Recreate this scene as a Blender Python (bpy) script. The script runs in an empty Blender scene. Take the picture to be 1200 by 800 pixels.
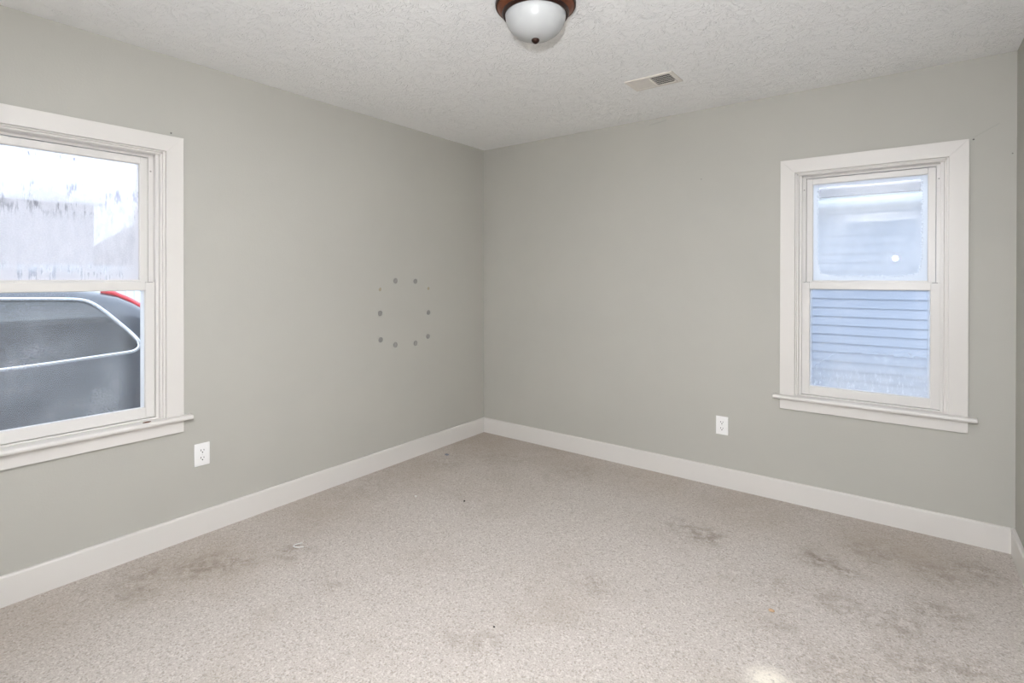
import bpy, bmesh, math, random
from mathutils import Vector, Matrix
from math import pi, sin, cos, radians

random.seed(4)
scene = bpy.context.scene
COL = scene.collection

# ------------------------------------------------------------------ camera, sky, light, exposure
ROOM_X, ROOM_Y, ROOM_H = 3.364, -3.90, 2.44      # corner of the room is the origin
cam_data = bpy.data.cameras.new('camera')
cam_data.sensor_fit = 'HORIZONTAL'
cam_data.sensor_width = 36.0
cam_data.lens = 36.0 * 615.23 / 1200.0
cam_data.shift_y = -72.9 / 1200.0
cam_data.clip_start = 0.02
cam = bpy.data.objects.new('camera', cam_data)
COL.objects.link(cam)
YAW, PITCH, ROLL = 0.6444, -0.0036, 0.0014
fwd = Vector((-sin(YAW) * cos(PITCH), cos(YAW) * cos(PITCH), sin(PITCH)))
rgt = fwd.cross(Vector((0, 0, 1))).normalized()
upv = rgt.cross(fwd)
r2 = cos(ROLL) * rgt + sin(ROLL) * upv
u2 = -sin(ROLL) * rgt + cos(ROLL) * upv
M = Matrix((r2, u2, -fwd)).transposed().to_4x4()
M.translation = Vector((2.9379, -3.5044, 1.3395))
cam.matrix_world = M
scene.camera = cam

SKY = (0.76, 0.88, 1.05)
SKY_STRENGTH = 3.15
world = bpy.data.worlds.new('overcast_sky')
scene.world = world
world.use_nodes = True
wn = world.node_tree.nodes
wn['Background'].inputs[0].default_value = (*SKY, 1)
wn['Background'].inputs[1].default_value = SKY_STRENGTH

FLASH_W, FLASH_LOC = 138.0, (2.84, -3.50, 1.56)
BOUNCE_W = 760.0
fl = bpy.data.lights.new('camera_flash', 'SPOT')
fl.spot_size = radians(156)
fl.spot_blend = 1.0
fl.energy = FLASH_W
fl.color = (0.955, 0.975, 1.03)
fl.shadow_soft_size = 0.02
flo = bpy.data.objects.new('camera_flash', fl)
flo.location = FLASH_LOC
flo.rotation_euler = Vector((-sin(YAW - 0.08), cos(YAW - 0.08), 0.06)).to_track_quat('-Z', 'Y').to_euler()
COL.objects.link(flo)
# added fill light, out of view, turned up to bounce off the ceiling
bl = bpy.data.lights.new('bounce_fill', 'SPOT')
bl.energy = BOUNCE_W
bl.color = (0.955, 0.975, 1.03)
bl.spot_size = radians(112)
bl.spot_blend = 1.0
bl.shadow_soft_size = 0.08
blo = bpy.data.objects.new('bounce_fill', bl)
blo.location = (2.62, -3.40, 1.42)
blo.rotation_euler = (pi, 0, 0)
COL.objects.link(blo)

scene.view_settings.view_transform = 'Standard'
scene.view_settings.look = 'None'
scene.view_settings.gamma = 1.0
scene.view_settings.use_curve_mapping = False
scene.view_settings.exposure = 0.18
try:
    scene.cycles.max_bounces = 12
    scene.cycles.diffuse_bounces = 8
    scene.cycles.transparent_max_bounces = 16
except Exception:
    pass


# ------------------------------------------------------------------ helpers
def tag(o, label=None, cat=None, group=None, kind=None):
    if label: o['label'] = label
    if cat: o['category'] = cat
    if group: o['group'] = group
    if kind: o['kind'] = kind
    return o


def empty(name, loc=(0, 0, 0), rz=0.0):
    o = bpy.data.objects.new(name, None)
    o.empty_display_size = 0.05
    COL.objects.link(o)
    o.location = loc
    o.rotation_euler = (0, 0, rz)
    return o


def obj(name, bm, mats, parent=None, smooth=False, loc=None, rot=None):
    me = bpy.data.meshes.new(name)
    bmesh.ops.recalc_face_normals(bm, faces=bm.faces)
    bm.to_mesh(me)
    bm.free()
    for m in (mats if isinstance(mats, (list, tuple)) else [mats]):
        me.materials.append(m)
    if smooth:
        for p in me.polygons:
            p.use_smooth = True
        if smooth is not True:
            me.set_sharp_from_angle(angle=smooth)
    o = bpy.data.objects.new(name, me)
    COL.objects.link(o)
    if parent: o.parent = parent
    if loc: o.location = loc
    if rot: o.rotation_euler = rot
    return o


def merge(bm, tmp):
    me = bpy.data.meshes.new('t')
    tmp.to_mesh(me)
    tmp.free()
    bm.from_mesh(me)
    bpy.data.meshes.remove(me)


def box(bm, a, b, bev=0.0, seg=2):
    t = bmesh.new()
    bmesh.ops.create_cube(t, size=1.0)
    for v in t.verts:
        v.co = Vector([a[i] + (v.co[i] + 0.5) * (b[i] - a[i]) for i in range(3)])
    if bev > 0:
        bmesh.ops.bevel(t, geom=list(t.edges), offset=bev, segments=seg, profile=0.5, affect='EDGES')
    merge(bm, t)


def prism(bm, pts, axis, a, b, bev=0.0, seg=2):
    """closed polygon pts (2D) extruded along axis from a to b; the 2D axes are the other two in order"""
    t = bmesh.new()
    oth = [i for i in range(3) if i != axis]
    def mk(p, h):
        c = [0, 0, 0]
        c[oth[0]], c[oth[1]], c[axis] = p[0], p[1], h
        return t.verts.new(c)
    va = [mk(p, a) for p in pts]
    vb = [mk(p, b) for p in pts]
    n = len(pts)
    t.faces.new(va)
    t.faces.new(vb[::-1])
    for i in range(n):
        t.faces.new((va[i], vb[i], vb[(i + 1) % n], va[(i + 1) % n]))
    bmesh.ops.recalc_face_normals(t, faces=t.faces)
    if bev > 0:
        bmesh.ops.bevel(t, geom=list(t.edges), offset=bev, segments=seg, profile=0.5, affect='EDGES')
    merge(bm, t)


def lathe(bm, prof, n=64, center=(0, 0, 0), axis=2, closed=False):
    rings = []
    cx, cy, cz = center
    for r, z in prof:
        ring = []
        for k in range(n):
            a = 2 * pi * k / n
            if axis == 2: c = (cx + r * cos(a), cy + r * sin(a), cz + z)
            elif axis == 0: c = (cx + z, cy + r * cos(a), cz + r * sin(a))
            else: c = (cx + r * cos(a), cy + z, cz + r * sin(a))
            ring.append(bm.verts.new(c))
        rings.append(ring)
    pairs = list(zip(rings, rings[1:]))
    if closed: pairs.append((rings[-1], rings[0]))
    for A, B in pairs:
        for k in range(n):
            bm.faces.new((A[k], A[(k + 1) % n], B[(k + 1) % n], B[k]))
    if not closed:
        for ring, (r, z) in ((rings[0], prof[0]), (rings[-1], prof[-1])):
            bm.faces.new(ring)


def tube(bm, pts, rad, n=10, closed=False, flat=None):
    pts = [Vector(p) for p in pts]
    N = len(pts)
    rings = []
    for i in range(N):
        if closed:
            d = pts[(i + 1) % N] - pts[i - 1]
        else:
            d = pts[min(i + 1, N - 1)] - pts[max(i - 1, 0)]
        d.normalize()
        ref = Vector((0, 0, 1)) if abs(d.z) < 0.9 else Vector((1, 0, 0))
        if flat is not None: ref = Vector(flat)
        a = d.cross(ref).normalized()
        b = a.cross(d).normalized()
        ra, rb = (rad if isinstance(rad, tuple) else (rad, rad))
        rings.append([bm.verts.new(pts[i] + a * ra * cos(2 * pi * k / n) + b * rb * sin(2 * pi * k / n)) for k in range(n)])
    m = N if closed else N - 1
    for i in range(m):
        A, B = rings[i], rings[(i + 1) % N]
        for k in range(n):
            bm.faces.new((A[k], A[(k + 1) % n], B[(k + 1) % n], B[k]))
    if not closed:
        bm.faces.new(rings[0])
        bm.faces.new(rings[-1])


# ------------------------------------------------------------------ materials
def new_mat(name):
    m = bpy.data.materials.new(name)
    m.use_nodes = True
    nt = m.node_tree
    return m, nt, nt.nodes['Principled BSDF'], nt.nodes['Material Output']


class NT:
    """small node-building helper"""
    def __init__(s, nt): s.nt = nt
    def n(s, t, **k):
        nd = s.nt.nodes.new(t)
        for a, v in k.items(): setattr(nd, a, v)
        return nd
    def link(s, a, b): s.nt.links.new(a, b)
    def _in(s, sock, v):
        if isinstance(v, bpy.types.NodeSocket): s.link(v, sock)
        elif v is not None: sock.default_value = v
    def math(s, op, a, b=None, c=None, clamp=False):
        nd = s.n('ShaderNodeMath', operation=op)
        nd.use_clamp = clamp
        for i, v in enumerate((a, b, c)):
            if v is not None: s._in(nd.inputs[i], v)
        return nd.outputs[0]
    def coord(s, which='Object'): return s.n('ShaderNodeTexCoord').outputs[which]
    def geo(s): return s.n('ShaderNodeNewGeometry').outputs['Position']
    def mapping(s, v, scale=(1, 1, 1), loc=(0, 0, 0)):
        nd = s.n('ShaderNodeMapping')
        s.link(v, nd.inputs[0])
        nd.inputs['Scale'].default_value = scale
        nd.inputs['Location'].default_value = loc
        return nd.outputs[0]
    def noise(s, v, scale, detail=2.0, rough=0.5, dist=0.0):
        nd = s.n('ShaderNodeTexNoise')
        s.link(v, nd.inputs['Vector'])
        nd.inputs['Scale'].default_value = scale
        nd.inputs['Detail'].default_value = detail
        nd.inputs['Roughness'].default_value = rough
        nd.inputs['Distortion'].default_value = dist
        return nd.outputs['Fac']
    def voronoi(s, v, scale, feature='F1', out='Distance'):
        nd = s.n('ShaderNodeTexVoronoi', feature=feature)
        s.link(v, nd.inputs['Vector'])
        nd.inputs['Scale'].default_value = scale
        return nd.outputs[out]
    def ramp(s, f, lo, hi, a=0.0, b=1.0, smooth=True):
        nd = s.n('ShaderNodeMapRange')
        nd.interpolation_type = 'SMOOTHSTEP' if smooth else 'LINEAR'
        s._in(nd.inputs[0], f)
        for i, v in zip((1, 2, 3, 4), (lo, hi, a, b)): nd.inputs[i].default_value = v
        return nd.outputs[0]
    def mix(s, f, a, b, mode='MIX'):
        nd = s.n('ShaderNodeMix', data_type='RGBA', blend_type=mode)
        s._in(nd.inputs[0], f)
        for i, v in ((6, a), (7, b)):
            if isinstance(v, (tuple, list)): nd.inputs[i].default_value = (*v[:3], 1)
            else: s._in(nd.inputs[i], v)
        return nd.outputs[2]
    def sep(s, v):
        nd = s.n('ShaderNodeSeparateXYZ')
        s.link(v, nd.inputs[0])
        return nd.outputs
    def bump(s, h, strength, dist):
        nd = s.n('ShaderNodeBump')
        nd.inputs['Strength'].default_value = strength
        nd.inputs['Distance'].default_value = dist
        s.link(h, nd.inputs['Height'])
        return nd.outputs[0]


def simple(name, col, rough=0.5, metal=0.0, var=0.0, vscale=20.0, bump=0.0, bscale=200.0, bdist=0.001, **k):
    m, nt, bs, out = new_mat(name)
    q = NT(nt)
    bs.inputs['Roughness'].default_value = rough
    bs.inputs['Metallic'].default_value = metal
    for kk, vv in k.items():
        bs.inputs[kk.replace('_', ' ')].default_value = vv
    p = q.coord('Object')
    f = q.noise(p, vscale, 3.0)
    c2 = tuple(max(0, c * (1 - var)) for c in col)
    q.link(q.mix(f, col, c2), bs.inputs['Base Color'])
    if bump > 0:
        q.link(q.bump(q.noise(p, bscale, 2.0), bump, bdist), bs.inputs['Normal'])
    return m


def wall_mat(name, scuffs=()):
    m, nt, bs, out = new_mat(name)
    q = NT(nt)
    p = q.geo()
    base = (0.474, 0.464, 0.424)
    big = q.ramp(q.noise(p, 1.3, 4.0, 0.6), 0.3, 0.7)
    col = q.mix(big, base, tuple(c * 0.965 for c in base))
    sm = q.ramp(q.noise(p, 14.0, 3.0), 0.62, 0.78, 0, 0.05)
    col = q.mix(sm, col, (0.36, 0.35, 0.32))
    for (a, b, wdt, strength, colr) in scuffs:      # hairline cracks and scuffs with a place of their own
        A, B = Vector(a), Vector(b)
        L = (B - A).length
        d = (B - A) / L
        vs = q.n('ShaderNodeVectorMath', operation='SUBTRACT')
        q.link(p, vs.inputs[0]); vs.inputs[1].default_value = A
        dt = q.n('ShaderNodeVectorMath', operation='DOT_PRODUCT')
        q.link(vs.outputs[0], dt.inputs[0]); dt.inputs[1].default_value = d
        t = q.math('MINIMUM', q.math('MAXIMUM', dt.outputs['Value'], 0.0), L)
        sc = q.n('ShaderNodeVectorMath', operation='SCALE')
        sc.inputs[0].default_value = d; q.link(t, sc.inputs[3])
        df = q.n('ShaderNodeVectorMath', operation='DISTANCE')
        q.link(vs.outputs[0], df.inputs[0]); q.link(sc.outputs[0], df.inputs[1])
        mask = q.ramp(df.outputs['Value'], wdt * 0.4, wdt, strength, 0.0)
        col = q.mix(mask, col, colr)
    q.link(col, bs.inputs['Base Color'])
    bs.inputs['Roughness'].default_value = 0.62
    bs.inputs['Specular IOR Level'].default_value = 0.3
    h = q.math('ADD', q.noise(p, 110.0, 3.0, 0.6), q.math('MULTIPLY', q.noise(p, 16.0, 2.0), 1.2))
    q.link(q.bump(h, 0.12, 0.004), bs.inputs['Normal'])
    return m


def ceiling_mat():
    m, nt, bs, out = new_mat('stomped_ceiling_plaster')
    q = NT(nt)
    p = q.geo()
    bs.inputs['Base Color'].default_value = (0.87, 0.87, 0.865, 1)
    bs.inputs['Roughness'].default_value = 0.8
    # brush-stomp texture: short ridges swirling in patches
    w = q.n('ShaderNodeTexNoise'); q.link(p, w.inputs['Vector']); w.inputs['Scale'].default_value = 9.0
    vs = q.n('ShaderNodeVectorMath', operation='MULTIPLY_ADD')
    q.link(w.outputs['Color'], vs.inputs[0]); vs.inputs[1].default_value = (0.35, 0.35, 0.0); q.link(p, vs.inputs[2])
    a = q.noise(q.mapping(vs.outputs[0], (40, 120, 1)), 1.0, 3.0, 0.55)
    b = q.noise(q.mapping(vs.outputs[0], (120, 40, 1)), 1.0, 3.0, 0.55)
    sel = q.ramp(q.noise(p, 7.0, 2.0), 0.42, 0.58)
    mx = q.n('ShaderNodeMix'); q.link(sel, mx.inputs[0]); q.link(a, mx.inputs[2]); q.link(b, mx.inputs[3])
    ridge = q.ramp(mx.outputs[0], 0.48, 0.72)
    h = q.math('ADD', ridge, q.math('MULTIPLY', q.noise(p, 60, 3.0), 0.5))
    q.link(q.bump(h, 0.65, 0.006), bs.inputs['Normal'])
    return m


def carpet_mat():
    m, nt, bs, out = new_mat('speckled_carpet')
    q = NT(nt)
    p = q.geo()
    base, dark, light = (0.495, 0.449, 0.410), (0.235, 0.205, 0.170), (0.63, 0.59, 0.54)
    n1 = q.noise(p, 165.0, 3.0, 0.8)
    n2 = q.noise(p, 60.0, 3.0, 0.75)
    vn = q.n('ShaderNodeTexVoronoi')
    q.link(p, vn.inputs['Vector']); vn.inputs['Scale'].default_value = 150.0
    v = vn.outputs['Distance']
    tuft = q.sep(vn.outputs['Color'])[0]
    col = q.mix(q.ramp(n1, 0.30, 0.50, 0.75, 0), base, dark)
    col = q.mix(q.ramp(n1, 0.52, 0.68, 0, 0.75), col, light)
    col = q.mix(q.ramp(tuft, 0.82, 0.92, 0, 0.5), col, (0.26, 0.225, 0.195))
    col = q.mix(q.ramp(tuft, 0.18, 0.08, 0, 0.45), col, (0.70, 0.65, 0.61))
    col = q.mix(q.ramp(n2, 0.56, 0.70, 0, 0.34), col, (0.30, 0.26, 0.225))
    col = q.mix(q.ramp(n2, 0.44, 0.32, 0, 0.25), col, light)
    big = q.noise(p, 2.2, 5.0, 0.65, 0.4)
    col = q.mix(q.ramp(big, 0.50, 0.72, 0, 0.30), col, (0.34, 0.29, 0.235))
    # wide brown soiling where the carpet was never cleaned
    soil = None
    for (x, y, rr, sg) in SOIL:
        d = q.n('ShaderNodeVectorMath', operation='DISTANCE')
        q.link(p, d.inputs[0]); d.inputs[1].default_value = (x, y, 0)
        mk = q.ramp(d.outputs['Value'], 0.0, rr, sg, 0.0)
        soil = mk if soil is None else q.math('MAXIMUM', soil, mk)
    soil = q.math('MULTIPLY', soil, q.ramp(q.noise(p, 5.0, 5.0, 0.7), 0.25, 0.6, 0.45, 1.0), clamp=True)
    col = q.mix(soil, col, (0.33, 0.262, 0.195))
    # dirt spots, each with its own place; broken up by noise
    spots = STAINS
    brk = q.ramp(q.noise(p, 17.0, 4.0, 0.7), 0.36, 0.66)
    tot = None
    for (x, y, r, s) in spots:
        d = q.n('ShaderNodeVectorMath', operation='DISTANCE')
        q.link(p, d.inputs[0]); d.inputs[1].default_value = (x, y, 0)
        mk = q.ramp(d.outputs['Value'], 0.0, r, s, 0.0)
        tot = mk if tot is None else q.math('MAXIMUM', tot, mk)
    st = q.math('MULTIPLY', q.math('MULTIPLY', tot, 0.85), brk, clamp=True)
    col = q.mix(st, col, (0.17, 0.125, 0.085))
    # a small pale patch with a soft edge, broken up by noise
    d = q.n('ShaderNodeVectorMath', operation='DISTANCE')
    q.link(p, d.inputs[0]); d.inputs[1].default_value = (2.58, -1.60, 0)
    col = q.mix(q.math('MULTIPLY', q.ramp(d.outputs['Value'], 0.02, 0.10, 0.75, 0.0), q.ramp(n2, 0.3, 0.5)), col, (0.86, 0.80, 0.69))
    q.link(col, bs.inputs['Base Color'])
    bs.inputs['Roughness'].default_value = 0.95
    bs.inputs['Specular IOR Level'].default_value = 0.1
    bs.inputs['Sheen Weight'].default_value = 0.15
    h = q.math('ADD', n1, q.math('MULTIPLY', v, 0.6))
    q.link(q.bump(h, 0.35, 0.006), bs.inputs['Normal'])
    return m


STAINS = [(0.30, -2.35, 0.22, 0.5)]


def pane_mat(name, kind):
    """inner face of a wet, fogged pane: clear glass, fog and droplets mixed by a mask"""
    m, nt, bs, out = new_mat(name)
    nt.nodes.remove(bs)
    q = NT(nt)
    g = q.coord('Generated')
    x, y, z = q.sep(g)
    ob = q.coord('Object')
    ex = q.math('MINIMUM', x, q.math('SUBTRACT', 1.0, x))
    tint = 0.0
    cloud = q.noise(ob, 9.0, 4.0, 0.6)
    fine = q.noise(ob, 160.0, 2.0, 0.7)
    streak = q.noise(q.mapping(ob, (85, 1, 11)), 1.0, 3.0, 0.65)
    drip = q.noise(q.mapping(ob, (75, 1, 7)), 1.0, 2.0, 0.5)
    if kind == 'left_upper':
        fog = q.math('ADD', q.ramp(q.noise(q.mapping(ob, (26, 1, 9)), 1.0, 4.0, 0.65), 0.3, 0.7, 0.82, 0.97), q.math('MULTIPLY', q.math('SUBTRACT', fine, 0.5), 0.4))
        band = q.math('MAXIMUM', q.ramp(z, 0.17, 0.03, 0.0, 1.0), q.math('MULTIPLY', q.ramp(z, 0.44, 0.60), q.ramp(z, 0.86, 0.72)))
        band = q.math('MAXIMUM', band, q.math('MULTIPLY', q.ramp(z, 0.93, 0.95), q.ramp(z, 0.985, 0.97)))
        run = q.math('MULTIPLY', band, q.math('MULTIPLY', q.ramp(streak, 0.47, 0.58), q.ramp(q.noise(ob, 9.0, 2.0), 0.42, 0.58)))
        tint = run
        fog = q.math('MULTIPLY', fog, q.ramp(z, 0.60, 0.80, 1.0, 0.80))
        fog = q.math('SUBTRACT', q.math('ADD', fog, q.math('MULTIPLY', q.ramp(z, 0.10, 0.0), 0.35)), q.math('MULTIPLY', run, 0.6))
        fog = q.math('ADD', fog, q.ramp(ex, 0.06, 0.0, 0, 0.25), clamp=True)
    elif kind == 'left_lower':
        fog = q.math('MULTIPLY', q.ramp(q.noise(ob, 4.0, 3.0, 0.55), 0.3, 0.75, 0.15, 0.30), q.ramp(z, 0.98, 0.72, 0.1, 1.0))
        fog = q.math('ADD', fog, q.math('MULTIPLY', q.math('SUBTRACT', fine, 0.5), 0.25))
        fog = q.math('MULTIPLY', fog, q.ramp(x, 0.93, 0.80, 0.35, 1.0))
        edge = q.math('MAXIMUM', q.ramp(ex, 0.034, 0.030, 0, 0.75), q.ramp(z, 0.012, 0.004, 0, 0.9))
        fog = q.math('ADD', q.math('MAXIMUM', fog, 0.03), edge, clamp=True)
    elif kind == 'back_upper':
        d = q.math('MINIMUM', ex, z)
        corner = q.math('ADD', q.ramp(d, 0.11, 0.0, 0, 0.8), q.math('MULTIPLY', q.math('SUBTRACT', fine, 0.5), 0.9))
        corner = q.math('ADD', corner, q.ramp(q.math('ADD', ex, z), 0.30, 0.02, 0, 0.55))
        corner = q.ramp(corner, 0.22, 0.60)
        fog = q.math('ADD', q.ramp(q.noise(ob, 4.0, 3.0, 0.5), 0.3, 0.75, 0.48, 0.62), 0.0)
        fog = q.math('MULTIPLY', fog, q.ramp(z, 0.90, 0.76, 0.12, 1.0))
        top = q.ramp(z, 0.955, 0.97, 0, 0.9)
        rim = q.ramp(ex, 0.022, 0.010, 0, 0.8)
        fog = q.math('MAXIMUM', q.math('MAXIMUM', fog, corner), q.math('MAXIMUM', top, rim), clamp=True)
    else:
        low = q.ramp(z, 0.58, 0.05, 0, 0.55)
        fog = q.math('ADD', q.math('MULTIPLY', low, q.ramp(x, 0.05, 0.30, 0.4, 1.0)), q.ramp(cloud, 0.45, 0.8, 0.06, 0.18))
        feath = q.math('MULTIPLY', q.ramp(q.noise(q.mapping(ob, (60, 1, 22)), 1.0, 4.0, 0.7), 0.5, 0.7), q.ramp(z, 0.26, 0.1, 0, 0.3))
        rim = q.math('MAXIMUM', q.ramp(ex, 0.03, 0.008, 0, 0.45), q.ramp(z, 0.016, 0.006, 0, 0.9))
        fog = q.math('ADD', q.math('ADD', fog, feath), rim, clamp=True)
    tr = q.n('ShaderNodeBsdfTransparent')
    q.link(q.mix(tint, (1, 1, 1), (0.24, 0.22, 0.26)), tr.inputs[0])      # running water drops
    gl = q.n('ShaderNodeBsdfGlossy'); gl.inputs['Roughness'].default_value = 0.0
    fr = q.n('ShaderNodeFresnel'); fr.inputs['IOR'].default_value = 1.5
    clear = q.n('ShaderNodeMixShader')
    q.link(q.math('MULTIPLY', fr.outputs[0], 1.6, clamp=True), clear.inputs[0])
    q.link(tr.outputs[0], clear.inputs[1]); q.link(gl.outputs[0], clear.inputs[2])
    tl = q.n('ShaderNodeBsdfTranslucent'); tl.inputs[0].default_value = (0.73, 0.68, 0.69, 1) if kind == 'left_upper' else (0.95, 0.96, 0.98, 1)
    df = q.n('ShaderNodeBsdfDiffuse'); df.inputs[0].default_value = (0.9, 0.92, 0.95, 1)
    fogs = q.n('ShaderNodeMixShader'); fogs.inputs[0].default_value = 0.25
    q.link(tl.outputs[0], fogs.inputs[1]); q.link(df.outputs[0], fogs.inputs[2])
    mx = q.n('ShaderNodeMixShader')
    q.link(fog, mx.inputs[0]); q.link(clear.outputs[0], mx.inputs[1]); q.link(fogs.outputs[0], mx.inputs[2])
    q.link(mx.outputs[0], out.inputs['Surface'])
    return m


def clear_glass():
    m, nt, bs, out = new_mat('clear_glass_back')
    nt.nodes.remove(bs)
    q = NT(nt)
    tr = q.n('ShaderNodeBsdfTransparent'); tr.inputs[0].default_value = (0.97, 0.98, 0.98, 1)
    gl = q.n('ShaderNodeBsdfGlossy'); gl.inputs['Roughness'].default_value = 0.0
    fr = q.n('ShaderNodeFresnel'); fr.inputs['IOR'].default_value = 1.3
    mx = q.n('ShaderNodeMixShader')
    q.link(fr.outputs[0], mx.inputs[0]); q.link(tr.outputs[0], mx.inputs[1]); q.link(gl.outputs[0], mx.inputs[2])
    q.link(mx.outputs[0], out.inputs['Surface'])
    return m


STAINS = [
    (0.33, -2.43, 0.20, 0.75), (0.42, -2.33, 0.16, 0.7), (0.22, -2.62, 0.18, 0.55), (0.32, -2.66, 0.18, 0.5),
    (0.55, -2.10, 0.14, 0.65), (0.95, -2.15, 0.12, 0.35), (1.70, -2.03, 0.10, 0.5), (1.60, -2.08, 0.12, 0.35),
    (2.10, -0.72, 0.18, 0.85), (1.98, -0.70, 0.16, 0.55), (2.60, -0.63, 0.15, 0.9), (2.70, -0.68, 0.13, 0.8),
    (2.80, -0.42, 0.20, 0.55), (3.05, -0.45, 0.22, 0.55), (3.20, -0.33, 0.16, 0.7), (1.85, -1.45, 0.14, 0.5),
    (2.48, -0.98, 0.16, 0.4), (2.72, -0.95, 0.18, 0.5), (2.92, -1.00, 0.20, 0.6), (3.05, -0.80, 0.18, 0.6),
    (2.95, -1.20, 0.20, 0.5), (3.12, -1.15, 0.20, 0.5), (2.55, -1.27, 0.12, 0.4), (2.75, -1.40, 0.22, 0.4),
    (0.30, -0.75, 0.25, 0.35), (0.55, -0.45, 0.30, 0.3), (0.20, -1.40, 0.30, 0.3), (1.10, -0.35, 0.30, 0.3),
]

SOIL = [(0.2, -0.2, 0.9, 0.55), (0.9, -0.15, 0.7, 0.42), (1.6, -0.15, 0.6, 0.40), (2.2, -0.2, 0.6, 0.40), (2.9, -0.25, 0.6, 0.45), (0.15, -1.0, 0.7, 0.42), (0.2, -1.7, 0.6, 0.38), (0.25, -2.4, 0.55, 0.38), (0.2, -3.0, 0.5, 0.3), (0.8, -0.8, 0.6, 0.25)]

M_white = simple('white_trim_paint', (0.695, 0.67, 0.64), 0.38, var=0.03, vscale=6, bump=0.05, bscale=90)
M_vinyl = simple('white_vinyl', (0.70, 0.68, 0.655), 0.33, var=0.02)
M_wallL = wall_mat('grey_wall_paint_left')
M_wallB = wall_mat('grey_wall_paint_back', scuffs=[
    ((3.205, 0, 2.045), (3.30, 0, 2.10), 0.004, 0.22, (0.30, 0.29, 0.26)),
    ((1.50, 0, 2.40), (1.62, 0, 2.415), 0.006, 0.3, (0.33, 0.32, 0.29)),
])
M_wallO = wall_mat('grey_wall_paint')
M_ceil = ceiling_mat()
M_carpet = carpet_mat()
M_ext = simple('house_siding_paint', (0.40, 0.40, 0.40), 0.7, var=0.1)
M_dark = simple('dark_slot', (0.02, 0.018, 0.016), 0.6)

# ------------------------------------------------------------------ setting: room shell
T = 0.17
WIN_W, WZ0, WZ1 = 0.857, 0.60, 1.975
WB_X = 2.331            # outer left edge of the casing on the back wall
WA_Y = -3.236           # outer left edge of the casing on the left wall
HU = 0.062              # wall hole starts this far inside the casing's outer edge

bm = bmesh.new()
box(bm, (-T, ROOM_Y - 1.6, -0.12), (ROOM_X + T, T, 0.0))
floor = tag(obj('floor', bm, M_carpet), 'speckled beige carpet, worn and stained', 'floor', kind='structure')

bm = bmesh.new()
box(bm, (-T, ROOM_Y - 1.6, ROOM_H), (ROOM_X + T, T, ROOM_H + 0.12))
tag(obj('ceiling', bm, M_ceil), 'white stomp-textured ceiling', 'ceiling', kind='structure')

# walls with window holes; two material slots: inside paint, outside siding
def wall_with_hole(name, mat, axis, lo, hi, h0, h1, label):
    """axis 0: wall in plane x (x from -T to 0), runs along y; axis 1: wall y 0..T, runs along x"""
    bm = bmesh.new()
    def seg(a, b, z0, z1):
        if axis == 0: box(bm, (-T, a, z0), (0, b, z1))
        else: box(bm, (a, 0, z0), (b, T, z1))
    seg(lo, h0, 0, ROOM_H)
    seg(h1, hi, 0, ROOM_H)
    seg(h0, h1, 0, WZ0)
    seg(h0, h1, WZ1, ROOM_H)
    bmesh.ops.remove_doubles(bm, verts=bm.verts, dist=1e-5)
    bmesh.ops.recalc_face_normals(bm, faces=bm.faces)
    o = obj(name, bm, [mat, M_ext])
    for p in o.data.polygons:
        if axis == 0 and p.normal.x < -0.5: p.material_index = 1
        if axis == 1 and p.normal.y > 0.5: p.material_index = 1
    return tag(o, label, 'wall', kind='structure')


wall_with_hole('wall_left', M_wallL, 0, ROOM_Y - 1.6, 0.0, WA_Y + HU, WA_Y + WIN_W - HU, 'grey painted wall on the left with a window')
wall_with_hole('wall_back', M_wallB, 1, -T, ROOM_X + T, WB_X + HU, WB_X + WIN_W - HU, 'grey painted wall at the back with a window')
bm = bmesh.new()
box(bm, (ROOM_X, ROOM_Y - 1.6, 0), (ROOM_X + T, 0, ROOM_H))
tag(obj('wall_right', bm, M_wallO), 'grey painted wall at the right edge', 'wall', kind='structure')
# wall behind the camera with an open doorway
DX0, DX1, DH = 2.30, 3.03, 2.03
bm = bmesh.new()
box(bm, (0, ROOM_Y - 0.12, 0), (DX0, ROOM_Y, ROOM_H))
box(bm, (DX1, ROOM_Y - 0.12, 0), (ROOM_X, ROOM_Y, ROOM_H))
box(bm, (DX0, ROOM_Y - 0.12, DH), (DX1, ROOM_Y, ROOM_H))
tag(obj('wall_front', bm, M_wallO), 'grey painted wall behind the camera with a doorway', 'wall', kind='structure')
bm = bmesh.new()
box(bm, (0.0, ROOM_Y - 1.6, 0), (ROOM_X, ROOM_Y - 1.5, ROOM_H))
tag(obj('wall_hall', bm, M_wallO), 'grey painted hall wall beyond the doorway', 'wall', kind='structure')

# baseboards
BH, BT = 0.123, 0.016
def base_profile(): return [(0, 0), (BT, 0), (BT, BH - 0.006), (BT - 0.003, BH - 0.001), (BT - 0.006, BH), (0, BH)]
bm = bmesh.new()
prism(bm, base_profile(), 1, ROOM_Y, 0.0)
tag(obj('baseboard_left', bm, M_white), 'white flat baseboard along the left wall', 'baseboard', kind='structure')
bm = bmesh.new()
prism(bm, [(-a, b) for a, b in base_profile()], 0, BT, ROOM_X - BT)
tag(obj('baseboard_back', bm, M_white), 'white flat baseboard along the back wall', 'baseboard', kind='structure')
bm = bmesh.new()
prism(bm, [(ROOM_X - a, b) for a, b in base_profile()], 1, ROOM_Y, 0.0)
tag(obj('baseboard_right', bm, M_white), 'white flat baseboard along the right wall', 'baseboard', kind='structure')
bm = bmesh.new()
prism(bm, [(ROOM_Y + a, b) for a, b in base_profile()], 0, BT, DX0 - 0.08)
tag(obj('baseboard_front', bm, M_white), 'white flat baseboard along the wall behind the camera', 'baseboard', kind='structure')

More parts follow.
